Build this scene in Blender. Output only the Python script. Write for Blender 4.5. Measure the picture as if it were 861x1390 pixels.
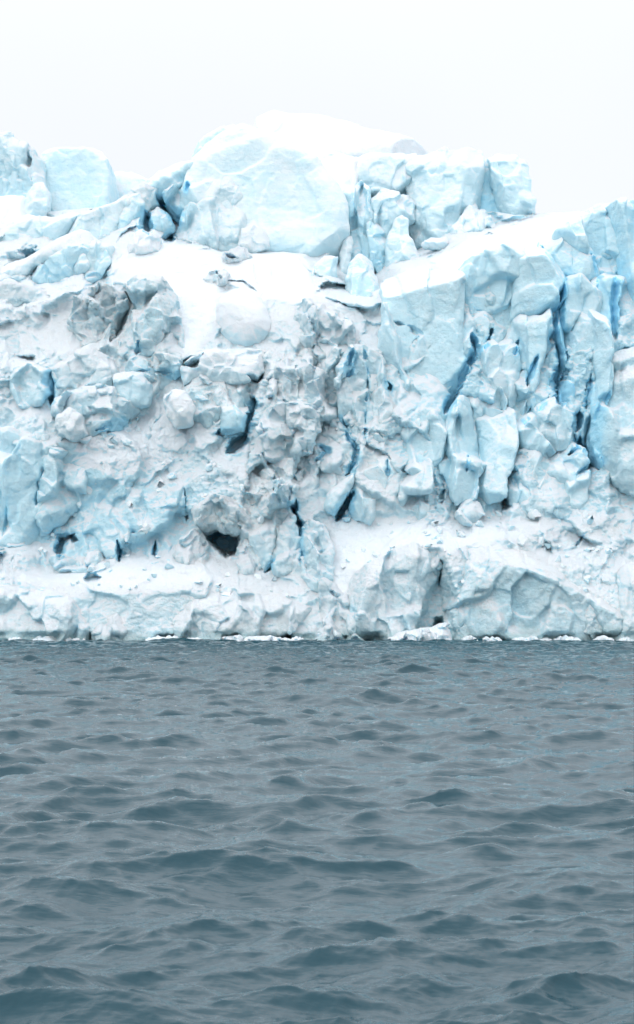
import bpy, math, numpy as np
from mathutils import Vector, Matrix

# ------------------------------------------------------------------ set-up
for o in list(bpy.data.objects): bpy.data.objects.remove(o)
scene = bpy.context.scene
col = scene.collection
F = 2400.0; CX = 430.5; CY = 695.0; H = 3.0; TH = math.atan((816 - 695) / F)
CT, ST = math.cos(TH), math.sin(TH)
f32 = np.float32

def world(u, v, Y):                       # a sight line's point at distance Y
    xc = (u - CX) / F; yc = (CY - v) / F
    y = CT - ST * yc; z = ST + CT * yc
    return xc * Y / y, H + z * Y / y

# ------------------------------------------------------------------ noise
def hsh(ix, iy, iz, seed):
    h = (ix.astype(np.uint32) * np.uint32(374761393) + iy.astype(np.uint32) * np.uint32(668265263)
         + iz.astype(np.uint32) * np.uint32(2147483647 - 77) + np.uint32((seed * 974634777) & 0xffffffff))
    h = (h ^ (h >> np.uint32(13))) * np.uint32(1274126177)
    h = (h ^ (h >> np.uint32(16))) * np.uint32(2246822519)
    return h ^ (h >> np.uint32(13))

def rnd(h, k):                            # k-th uniform number from a hash
    g = (h + np.uint32((k * 2654435769) & 0xffffffff)) * np.uint32(2246822519)
    g = (g ^ (g >> np.uint32(15))) * np.uint32(3266489917)
    g = g ^ (g >> np.uint32(13))
    return (g >> np.uint32(8)).astype(f32) * f32(1 / 16777216.)

def vnoise(P, seed):                      # gradient-like smooth noise, about -1..1
    i = np.floor(P).astype(np.int32); f = (P - i).astype(f32)
    w = f * f * f * (f * (f * 6 - 15) + 10)
    out = np.zeros(len(P), f32)
    for dx in (0, 1):
        wx = w[:, 0] if dx else 1 - w[:, 0]
        for dy in (0, 1):
            wy = w[:, 1] if dy else 1 - w[:, 1]
            for dz in (0, 1):
                wz = w[:, 2] if dz else 1 - w[:, 2]
                h = hsh(i[:, 0] + dx, i[:, 1] + dy, i[:, 2] + dz, seed)
                g = ((rnd(h, 1) - .5) * (f[:, 0] - dx) + (rnd(h, 2) - .5) * (f[:, 1] - dy) + (rnd(h, 3) - .5) * (f[:, 2] - dz))
                out += wx * wy * wz * g
    return out * 3.2

def fbm(P, seed, octs=4, gain=.5):
    o = np.zeros(len(P), f32); a = 1.
    for k in range(octs):
        o += a * vnoise(P * (2.03 ** k) + 17.3 * k, seed + k); a *= gain
    return o

def cells(P, seed, cap=.45, kr=1.0):
    """random angular boulders packed together: height of the top one, and how far the next lies below it"""
    b = np.floor(P - .5).astype(np.int32)
    h1 = np.full(len(P), -9, f32); h2 = np.full(len(P), -9, f32)
    for dx in (0, 1):
        for dy in (0, 1):
            for dz in (0, 1):
                ix, iy, iz = b[:, 0] + dx, b[:, 1] + dy, b[:, 2] + dz
                h = hsh(ix, iy, iz, seed)
                qx = P[:, 0] - ix - .5 - (rnd(h, 1) - .5) * .7
                qy = P[:, 1] - iy - .5 - (rnd(h, 2) - .5) * .7
                qz = P[:, 2] - iz - .5 - (rnd(h, 3) - .5) * .7
                a = rnd(h, 4) * 6.283; e = (rnd(h, 5) - .5) * 1.6
                ca, sa, ce, se = np.cos(a), np.sin(a), np.cos(e), np.sin(e)
                x1 = ca * qx + sa * qz; z1 = -sa * qx + ca * qz
                y2 = ce * qy + se * z1; z2 = -se * qy + ce * z1
                r = .75 + .5 * rnd(h, 6)
                d = np.maximum(np.maximum(np.abs(x1) * r, np.abs(z2) * (1.9 - r)), np.abs(y2) * .9)
                d = np.maximum(d, (np.abs(x1) + np.abs(z2)) * .68)
                t = (rnd(h, 7) - .5) * .9 * x1 + (rnd(h, 8) - .5) * .9 * z2     # a tilted top face
                val = np.minimum((1 - d * 1.6 * kr), cap + t) + rnd(h, 9) * .35
                lower = val < h1
                h2 = np.where(lower, np.maximum(h2, val), h1)
                h1 = np.where(lower, h1, val)
    return h1, h1 - h2

def facets(P, seed, k=15., tilt=1.5, off=.5):
    """chiselled ice: tilted planes that meet in blunt edges and creases, with how close the nearest edge is"""
    b = np.floor(P - .5).astype(np.int32)
    sw = np.zeros(len(P), f32); sv = np.zeros(len(P), f32); mx = np.zeros(len(P), f32)
    for dx in (0, 1):
        for dy in (0, 1):
            for dz in (0, 1):
                ix, iy, iz = b[:, 0] + dx, b[:, 1] + dy, b[:, 2] + dz
                h = hsh(ix, iy, iz, seed)
                qx = P[:, 0] - ix - .5 - (rnd(h, 1) - .5) * .8
                qy = P[:, 1] - iy - .5 - (rnd(h, 2) - .5) * .8
                qz = P[:, 2] - iz - .5 - (rnd(h, 3) - .5) * .8
                w = np.exp(-k * (qx * qx + qy * qy + qz * qz))
                sv += w * ((rnd(h, 4) - .5) * tilt * qx + (rnd(h, 5) - .5) * tilt * qz + (rnd(h, 6) - .5) * off); sw += w
                mx = np.maximum(mx, w)
    return sv / (sw + 1e-12), mx / (sw + 1e-12)

def taper(pts):
    p = [np.array(q, float) for q in pts]
    a = p[0] + (p[0] - p[1]) * min(1, 7 / (np.hypot(*(p[0] - p[1])[:2]) + 1e-6)); b = p[-1] + (p[-1] - p[-2]) * min(1, 7 / (np.hypot(*(p[-1] - p[-2])[:2]) + 1e-6))
    a[2] = b[2] = 0
    return np.array([a] + p + [b])

def sstep(a, b, x):
    t = np.clip((x - a) / (b - a), 0, 1); return t * t * (3 - 2 * t)

def poly_sd(X, Z, poly):                  # signed distance to a polygon, negative inside
    d = np.full(X.shape, 1e9, f32); inside = np.zeros(X.shape, bool)
    n = len(poly)
    for i in range(n):
        ax, az = poly[i]; bx, bz = poly[(i + 1) % n]
        ex, ez = bx - ax, bz - az
        wx, wz = X - ax, Z - az
        t = np.clip((wx * ex + wz * ez) / (ex * ex + ez * ez + 1e-9), 0, 1)
        d = np.minimum(d, (wx - ex * t) ** 2 + (wz - ez * t) ** 2)
        c = ((az > Z) != (bz > Z)) & (X < ex * (Z - az) / (ez if abs(ez) > 1e-9 else 1e-9) + ax)
        inside ^= c
    d = np.sqrt(d)
    return np.where(inside, -d, d).astype(f32)

def line_d(X, Z, pts):                    # distance to a polyline with a width at each point: (distance, width)
    best = np.full(X.shape, 1e9, f32); wd = np.zeros(X.shape, f32)
    for (ax, az, aw), (bx, bz, bw) in zip(pts[:-1], pts[1:]):
        ex, ez = bx - ax, bz - az
        t = np.clip(((X - ax) * ex + (Z - az) * ez) / (ex * ex + ez * ez + 1e-9), 0, 1)
        d = np.hypot(X - ax - ex * t, Z - az - ez * t)
        m = d < best
        best = np.where(m, d, best); wd = np.where(m, aw + (bw - aw) * t, wd)
    return best, wd

# ------------------------------------------------------------------ crevasses and caves, (u, v, half width) and depth in metres
CRACKS = [
    ([(768,378,1.5),(762,410,4),(757,450,5),(764,490,6),(760,520,10),(764,546,7)], 5.5, 1.0),
    ([(668,447,2),(661,468,4)], 2.5, .9),
    ([(641,456,3),(648,474,4),(634,496,5),(622,525,5),(606,556,5)], 4.5, 1.0),
    ([(706,462,1),(701,478,3)], 2.2, .9),
    ([(729,486,2),(722,505,4),(718,518,3)], 3, .95),
    ([(744,540,1),(735,556,3)], 2, .9),
    ([(720,556,1),(714,572,2)], 1.5, .7),
    ([(801,335,1),(806,350,2),(811,374,2)], 2, .45),
    ([(738,333,1),(748,352,2.5)], 2, .6),
    ([(845,362,2),(838,378,5),(834,400,5),(836,455,3)], 3, .8),
    ([(802,515,2),(796,550,3)], 2.2, .8),
    ([(820,540,6),(806,580,9),(803,610,10),(812,632,6)], 3.2, .65),
    ([(812,625,4),(795,636,4),(785,643,2)], 3, 1),
    ([(786,562,5),(783,580,5)], 3, .95),
    ([(787,595,2),(786,608,4),(780,612,3)], 3, 1),
    ([(526,520,2),(529,526,3)], 2, 1),
    ([(478,480,5),(472,505,6)], 3, .8),
    ([(496,478,1),(500,500,1.5),(497,560,1.2),(496,590,.8)], 1.4, .7),
    ([(462,564,1.5),(472,590,3),(484,612,3),(483,625,4)], 3, .9),
    ([(482,628,3),(474,640,4)], 4, 1),
    ([(477,672,3),(468,686,6),(460,702,4)], 4.5, 1),
    ([(436,605,4),(444,612,5),(434,622,3)], 2.5, .9),
    ([(400,684,4),(399,692,4)], 3, .95),
    ([(400,695,1.2),(408,712,2),(408,728,2),(410,748,3),(409,760,3)], 3, .9),
    ([(372,760,2),(364,772,3)], 3, .9),
    ([(376,660,1),(373,678,2)], 1.5, .4),
    ([(526,625,2),(527,645,2)], 1.6, .7),
    ([(345,545,5),(340,568,4),(333,585,5)], 4, .85),
    ([(298,588,3),(312,586,3),(330,584,2)], 2.5, .8),
    ([(314,610,6),(322,602,9),(332,594,5)], 4.5, .9),
    ([(354,512,2),(350,516,4),(342,512,3)], 3, .2),
    ([(172,402,2),(176,412,3),(165,428,6),(160,445,7),(153,458,3)], 5, .1),
    ([(188,470,2),(187,476,4)], 3, .8),
    ([(250,493,4),(262,490,6),(270,484,2)], 4, .05),
    ([(193,505,1),(215,505,2),(240,510,2)], 2, .75),
    ([(64,505,4),(66,520,6),(70,545,4)], 4, .85),
    ([(80,750,5),(86,732,6),(98,726,2)], 3.5, .9),
    ([(98,730,3),(102,732,4)], 3, .95),
    ([(160,738,1.5),(162,750,3),(162,758,1.5)], 3.5, 1),
    ([(211,742,2),(211,752,3)], 2.5, .9),
    ([(120,785,6),(130,784,5)], 3, .95),
    ([(138,583,3),(152,580,5),(170,573,3)], 2.6, .85),
    ([(60,630,1),(50,680,3)], 1.6, .5),
    ([(12,682,1),(6,720,2)], 1.2, .5),
    ([(250,665,1),(253,700,1.5)], 1, .4),
    ([(197,290,5),(200,310,8)], 5, 1),
    ([(214,264,3),(222,278,4),(238,292,6),(240,296,4)], 5, 1),
    ([(225,323,7),(232,324,6)], 5, 1),
    ([(254,250,2),(254,258,3)], 3, .9),
    ([(700,652,1),(707,690,1)], 1, .4),
    ([(598,765,1),(597,790,2)], 1.5, .3),
    ([(632,640,1),(636,622,2)], 1.4, .7),
    ([(603,655,1),(600,680,1.5)], 1.6, .6),
    ([(786,736,1),(792,728,1.6)], 1, .6),
    ([(665,430,1),(648,420,1)], .8, .3),
    ([(312,350,1.2),(317,351,1)], 1.5, .05),
    ([(296,370,1),(300,376,1)], 1.5, .05),
    ([(312,381,.8),(330,382,1.6),(344,392,1)], 1.6, .1),
    ([(380,822,.8),(432,790,1)], .01, 0),
    ([(455,808,1),(468,822,2),(490,840,1)], 1.2, .3),
    ([(536,432,0.8),(560,440,1.5),(573,452,2),(567,460,1)], .8, .1),
]
CAVES = [  # polygon, depth, feather (px), blue
    ([(274,714),(300,712),(326,714),(322,752),(306,756),(286,738)], 6.5, 5, .95),
    ([(600,765),(612,800),(616,866),(556,866),(560,838),(580,790)], 2.6, 16, .25),
    ([(590,842),(604,838),(613,850),(614,868),(588,868)], 4.0, 6, .2),
    ([(681,662),(692,660),(698,690),(681,692)], 1.8, 3, .5),
    ([(450,868),(460,863),(505,866),(508,872),(450,873)], 2.5, 3, .1),
    ([(698,864),(735,862),(740,872),(698,872)], 2.0, 2, 0),
    ([(778,862),(800,861),(806,872),(778,872)], 1.5, 2, 0),
    ([(25,340),(50,335),(70,350),(110,370),(80,385),(50,392),(35,370)], 2.5, 8, .75),
    ([(110,360),(150,350),(150,390),(120,400)], 2.2, 10, .5),
    ([(364,863),(395,860),(400,872),(364,872)], 2.0, 3, .1),
    ([(255,868),(262,863),(270,872)], 2.0, 3, .1),
]

# ------------------------------------------------------------------ the glacier's general slope: distance along each sight line
US = [-260, 0, 90, 180, 250, 320, 380, 440, 500, 560, 640, 720, 790, 861, 1120]
PROF = {
 -260: [(875,134),(800,134.8),(750,136),(738,141),(600,143.5),(500,146),(400,150),(330,156),(262,164),(200,168)],
 0:    [(875,134),(800,134.8),(752,136),(738,141),(600,143),(500,146),(400,150),(330,157),(262,165),(200,168)],
 90:   [(875,134),(810,134.8),(785,136.5),(775,140.5),(600,142.5),(520,145),(400,150),(330,158),(270,165),(200,168)],
 180:  [(875,134),(800,134.8),(772,137),(755,140.5),(600,143),(520,145.5),(440,147.5),(330,155),(270,163),(200,168)],
 250: [(875,134),(810,134.8),(772,137),(755,140),(600,143),(520,145),(480,146.5),(400,150),(340,155),(318,163),(260,168),(200,170)],
 320: [(875,134),(820,135),(790,136.5),(760,140),(640,142),(560,144),(480,146),(400,150),(348,156),(326,165),(260,170),(200,172)],
 380: [(875,134),(830,134.8),(800,137),(780,139.5),(640,141),(560,142),(470,145),(400,149),(350,156),(330,165),(260,170),(200,172)],
 440: [(875,134),(850,134.8),(805,137),(730,140),(640,142),(560,142.6),(470,145),(405,148),(385,154),(350,163),(300,169),(200,172)],
 500: [(875,134),(850,134.6),(770,137),(720,140),(640,142),(560,142.8),(470,145),(412,149),(395,156),(370,166),(300,171),(200,173)],
 560: [(875,134),(800,134.8),(745,136.5),(705,140.5),(640,142),(560,143),(480,146),(385,148),(366,151),(350,160),(330,168),(200,173)],
 640: [(875,134),(800,134.8),(745,136.5),(700,140.5),(640,142),(560,143.5),(480,146.5),(380,148),(350,151),(328,155),(308,166),(270,170),(200,173)],
 720:  [(875,134),(800,134.8),(755,136.5),(700,141),(640,142),(560,143.8),(480,146),(360,148),(330,151),(298,164),(200,172)],
 790:  [(875,134),(820,134.8),(770,136.5),(700,140.5),(640,142),(560,143.8),(480,146),(345,149),(310,153),(285,166),(200,174)],
 861:  [(875,134),(830,134.8),(800,136),(700,140),(640,141.6),(560,143),(480,145),(345,148),(290,152),(275,168),(200,175)],
 1120: [(875,134),(830,134.8),(800,136),(700,140),(640,141.6),(560,143),(480,145),(345,148),(290,152),(275,168),(200,175)],
}
vt = np.arange(180, 960, 2.0); ut = np.array(US, float)
tab = np.array([np.interp(vt, [p[0] for p in PROF[u]][::-1], [p[1] for p in PROF[u]][::-1]) for u in US])
ker = np.hanning(13); ker /= ker.sum()
tab = np.array([np.convolve(np.pad(r, 6, 'edge'), ker, 'valid') for r in tab])
def baseY(u, v):
    u = np.asarray(u, float); v = np.asarray(v, float)
    fu = np.clip(np.interp(u, ut, np.arange(len(ut))), 0, len(ut) - 1.001); i = fu.astype(int); t = fu - i; t = t * t * (3 - 2 * t)
    fv = np.clip((v - vt[0]) / 2.0, 0, len(vt) - 1.001); j = fv.astype(int); s = fv - j
    a = tab[i, j] * (1 - s) + tab[i, j + 1] * s; b = tab[i + 1, j] * (1 - s) + tab[i + 1, j + 1] * s
    return a * (1 - t) + b * t

# ------------------------------------------------------------------ materials
def new_mat(name):
    m = bpy.data.materials.new(name); m.use_nodes = True
    nt = m.node_tree; nt.nodes.clear(); return m, nt
def N(nt, t, **k):
    n = nt.nodes.new(t)
    for a, b in k.items(): setattr(n, a, b)
    return n
def math_(nt, op, a, b=None, c=None, clamp=False):
    n = N(nt, 'ShaderNodeMath', operation=op, use_clamp=clamp)
    for i, s in enumerate((a, b, c)):
        if s is None: continue
        if isinstance(s, (int, float)): n.inputs[i].default_value = s
        else: nt.links.new(s, n.inputs[i])
    return n.outputs[0]
def mixc(nt, f, a, b):
    n = N(nt, 'ShaderNodeMix', data_type='RGBA')
    for s, v in ((n.inputs[0], f), (n.inputs[6], a), (n.inputs[7], b)):
        if isinstance(v, (int, float)): s.default_value = v
        elif isinstance(v, tuple): s.default_value = (*v, 1)
        else: nt.links.new(v, s)
    return n.outputs[2]
def ramp(nt, v, a, b):
    n = N(nt, 'ShaderNodeMapRange', interpolation_type='SMOOTHSTEP')
    n.inputs[1].default_value = a; n.inputs[2].default_value = b
    nt.links.new(v, n.inputs[0]); return n.outputs[0]
def noise_(nt, vec, scale, detail=3, rough=.5):
    n = N(nt, 'ShaderNodeTexNoise'); n.inputs['Scale'].default_value = scale
    n.inputs['Detail'].default_value = detail; n.inputs['Roughness'].default_value = rough
    nt.links.new(vec, n.inputs['Vector']); return n.outputs[0]

def ice_material():
    m, nt = new_mat('glacier_ice')
    geo = N(nt, 'ShaderNodeNewGeometry'); at = N(nt, 'ShaderNodeAttribute', attribute_name='ice')
    sep = N(nt, 'ShaderNodeSeparateColor'); nt.links.new(at.outputs['Color'], sep.inputs[0])
    blue, dirt, snow = sep.outputs[0], sep.outputs[1], sep.outputs[2]
    P = geo.outputs['Position']
    nz = N(nt, 'ShaderNodeSeparateXYZ'); nt.links.new(geo.outputs['Normal'], nz.inputs[0]); nz = nz.outputs[2]
    n1 = noise_(nt, P, .35, 5, .6); n2 = noise_(nt, P, 1.7, 5, .65); n3 = noise_(nt, P, 6, 4, .6)
    # layers in the ice
    mp = N(nt, 'ShaderNodeMapping'); mp.inputs['Scale'].default_value = (.12, .12, 2.2); mp.inputs['Rotation'].default_value = (.1, .13, 0)
    nt.links.new(P, mp.inputs[0]); nl = noise_(nt, mp.outputs[0], 1.3, 4, .6)
    b = math_(nt, 'ADD', blue, math_(nt, 'MULTIPLY', math_(nt, 'SUBTRACT', n1, .5), .7))
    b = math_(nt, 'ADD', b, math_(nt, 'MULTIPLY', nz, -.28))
    b = math_(nt, 'ADD', b, math_(nt, 'MULTIPLY', math_(nt, 'SUBTRACT', nl, .5), .35), clamp=True)
    pale = mixc(nt, ramp(nt, b, 0., .5), (.85, .92, .94), (.60, .83, .905))
    ice = mixc(nt, ramp(nt, b, .45, 1.), pale, (.45, .81, .97))
    # frost and snow lie on what faces up
    up = math_(nt, 'ADD', nz, math_(nt, 'MULTIPLY', math_(nt, 'SUBTRACT', n2, .5), .9))
    up = math_(nt, 'ADD', up, math_(nt, 'MULTIPLY', snow, 1.3))
    up = math_(nt, 'SUBTRACT', up, math_(nt, 'MULTIPLY', blue, .35))
    sn = ramp(nt, up, .1, .52)
    c = mixc(nt, sn, ice, (.825, .865, .895))
    d = math_(nt, 'MULTIPLY', dirt, ramp(nt, math_(nt, 'ADD', math_(nt, 'MULTIPLY', n2, .6), math_(nt, 'MULTIPLY', n3, .4)), .42, .62))
    c = mixc(nt, d, c, (.60, .55, .47))
    spk = math_(nt, 'MULTIPLY', ramp(nt, noise_(nt, P, 11, 2, .5), .64, .72), math_(nt, 'MULTIPLY_ADD', dirt, .8, .12))
    c = mixc(nt, spk, c, (.35, .33, .29))
    pz = N(nt, 'ShaderNodeSeparateXYZ'); nt.links.new(P, pz.inputs[0])
    wet = ramp(nt, math_(nt, 'ADD', pz.outputs[2], math_(nt, 'MULTIPLY', math_(nt, 'SUBTRACT', n1, .5), 2.2)), 1.0, .25)
    wet = math_(nt, 'MULTIPLY', wet, math_(nt, 'SUBTRACT', 1, math_(nt, 'MULTIPLY', snow, 3.2), clamp=True))
    c = mixc(nt, math_(nt, 'MULTIPLY', wet, .75), c, (.42, .60, .63))
    p = N(nt, 'ShaderNodeBsdfPrincipled'); nt.links.new(c, p.inputs['Base Color'])
    nt.links.new(math_(nt, 'MULTIPLY_ADD', wet, -.5, .75), p.inputs['Roughness'])
    p.inputs['Roughness'].default_value = .75; p.inputs['IOR'].default_value = 1.31
    p.inputs['Specular IOR Level'].default_value = .2
    p.inputs['Subsurface Weight'].default_value = .32; p.inputs['Subsurface Scale'].default_value = .7
    p.inputs['Subsurface Radius'].default_value = (.12, .42, .62)
    p.subsurface_method = 'BURLEY'
    bh = math_(nt, 'ADD', math_(nt, 'ADD', math_(nt, 'MULTIPLY', n3, .7), math_(nt, 'MULTIPLY', noise_(nt, P, 15, 3, .6), .35)), math_(nt, 'MULTIPLY', noise_(nt, P, 2.6, 6, .7), 1.3))
    bp = N(nt, 'ShaderNodeBump'); bp.inputs['Strength'].default_value = .8; bp.inputs['Distance'].default_value = .25
    nt.links.new(math_(nt, 'MULTIPLY', bh, math_(nt, 'MULTIPLY', at.outputs['Alpha'], math_(nt, 'SUBTRACT', 1.05, math_(nt, 'MULTIPLY', snow, .7)))), bp.inputs['Height'])
    nt.links.new(bp.outputs[0], p.inputs['Normal'])
    out = N(nt, 'ShaderNodeOutputMaterial'); nt.links.new(p.outputs[0], out.inputs[0])
    return m
ICE = ice_material()

def water_material():
    m, nt = new_mat('sea_water')
    p = N(nt, 'ShaderNodeBsdfPrincipled')
    p.inputs['Base Color'].default_value = (.002, .046, .066, 1)
    p.inputs['Roughness'].default_value = .04; p.inputs['IOR'].default_value = 1.42
    geo = N(nt, 'ShaderNodeNewGeometry')
    mp = N(nt, 'ShaderNodeMapping'); mp.inputs['Scale'].default_value = (.7, 1.9, 1); nt.links.new(geo.outputs['Position'], mp.inputs[0])
    h = math_(nt, 'ADD', noise_(nt, mp.outputs[0], 5, 5, .6), math_(nt, 'MULTIPLY', noise_(nt, mp.outputs[0], 1.3, 4, .6), 2))
    bp = N(nt, 'ShaderNodeBump'); bp.inputs['Strength'].default_value = .5; bp.inputs['Distance'].default_value = .022
    nt.links.new(h, bp.inputs['Height']); nt.links.new(bp.outputs[0], p.inputs['Normal'])
    out = N(nt, 'ShaderNodeOutputMaterial'); nt.links.new(p.outputs[0], out.inputs[0])
    return m
SEA = water_material()

# ------------------------------------------------------------------ mesh helpers
def make_mesh(name, verts, faces, mat, attr=None, smooth=True):
    me = bpy.data.meshes.new(name)
    nv, nf, k = len(verts), len(faces), faces.shape[1]
    me.vertices.add(nv); me.vertices.foreach_set('co', np.ascontiguousarray(verts, f32).ravel())
    me.loops.add(nf * k); me.loops.foreach_set('vertex_index', np.ascontiguousarray(faces, np.int32).ravel())
    me.polygons.add(nf); me.polygons.foreach_set('loop_start', np.arange(0, nf * k, k, dtype=np.int32))
    me.update(calc_edges=True)
    if smooth: me.polygons.foreach_set('use_smooth', np.ones(nf, bool))
    if attr is not None:
        a = me.attributes.new('ice', 'FLOAT_COLOR', 'POINT')
        c = np.ones((nv, 4), f32); c[:, :attr.shape[1]] = attr; a.data.foreach_set('color', c.ravel())
    me.materials.append(mat)
    return me
def link(name, me, loc=(0, 0, 0), **props):
    o = bpy.data.objects.new(name, me); o.location = loc; col.objects.link(o)
    for k, v in props.items(): o[k] = v
    return o

def vnormals(V, Q):
    a, b, c, d = (V[Q[:, i]] for i in range(4))
    n = np.cross(c - a, d - b)
    out = np.zeros_like(V)
    for i in range(4):
        for k in range(3): out[:, k] += np.bincount(Q[:, i], n[:, k], len(V)).astype(V.dtype)
    return out / (np.linalg.norm(out, axis=1, keepdims=True) + 1e-9)

def surface_nets(S, org, h):
    """closed quad mesh at the zero level of a grid of signed distances"""
    neg = S < 0
    c = np.zeros(tuple(s - 1 for s in S.shape), np.int8)
    for dx in (0, 1):
        for dy in (0, 1):
            for dz in (0, 1):
                c += neg[dx:S.shape[0] - 1 + dx, dy:S.shape[1] - 1 + dy, dz:S.shape[2] - 1 + dz]
    act = (c > 0) & (c < 8)
    idx = np.full(act.shape, -1, np.int64); I = np.argwhere(act); idx[act] = np.arange(len(I))
    acc = np.zeros((len(I), 3)); cnt = np.zeros(len(I))
    corners = [(dx, dy, dz) for dx in (0, 1) for dy in (0, 1) for dz in (0, 1)]
    val = {k: S[I[:, 0] + k[0], I[:, 1] + k[1], I[:, 2] + k[2]] for k in corners}
    for k in corners:
        for ax in range(3):
            if k[ax]: continue
            k2 = tuple(k[i] + (i == ax) for i in range(3))
            a, b = val[k], val[k2]; m = (a < 0) != (b < 0)
            t = np.where(m, a / np.where(m, a - b, 1), 0)
            p = np.tile(np.array(k, float), (len(I), 1)); p[:, ax] += t
            acc[m] += p[m]; cnt[m] += 1
    V = (I + acc / cnt[:, None]) * h + org
    Q = []
    for ax in range(3):
        a1, a2 = (ax + 1) % 3, (ax + 2) % 3
        lo = [slice(None)] * 3; hi = [slice(None)] * 3; lo[ax] = slice(0, -1); hi[ax] = slice(1, None)
        x = neg[tuple(lo)] != neg[tuple(hi)]
        E = np.argwhere(x)
        E = E[(E[:, a1] > 0) & (E[:, a2] > 0) & (E[:, a1] < S.shape[a1] - 1) & (E[:, a2] < S.shape[a2] - 1)]
        s = neg[E[:, 0], E[:, 1], E[:, 2]]
        def g(o1, o2):
            J = E.copy(); J[:, a1] += o1; J[:, a2] += o2; return idx[J[:, 0], J[:, 1], J[:, 2]]
        q = np.stack([g(-1, -1), g(0, -1), g(0, 0), g(-1, 0)], 1)
        q[~s] = q[~s][:, ::-1]; Q.append(q)
    return V.astype(f32), np.concatenate(Q)

def smax(a, b, k):
    h = np.maximum(k - np.abs(a - b), 0) / k
    return np.maximum(a, b) + h * h * k * .25

def to_uv(V):
    z = V[:, 2] - H; y = V[:, 1]
    f = y * CT + z * ST; yc = (-y * ST + z * CT) / f
    return CX + V[:, 0] / f * F, CY - yc * F

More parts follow.
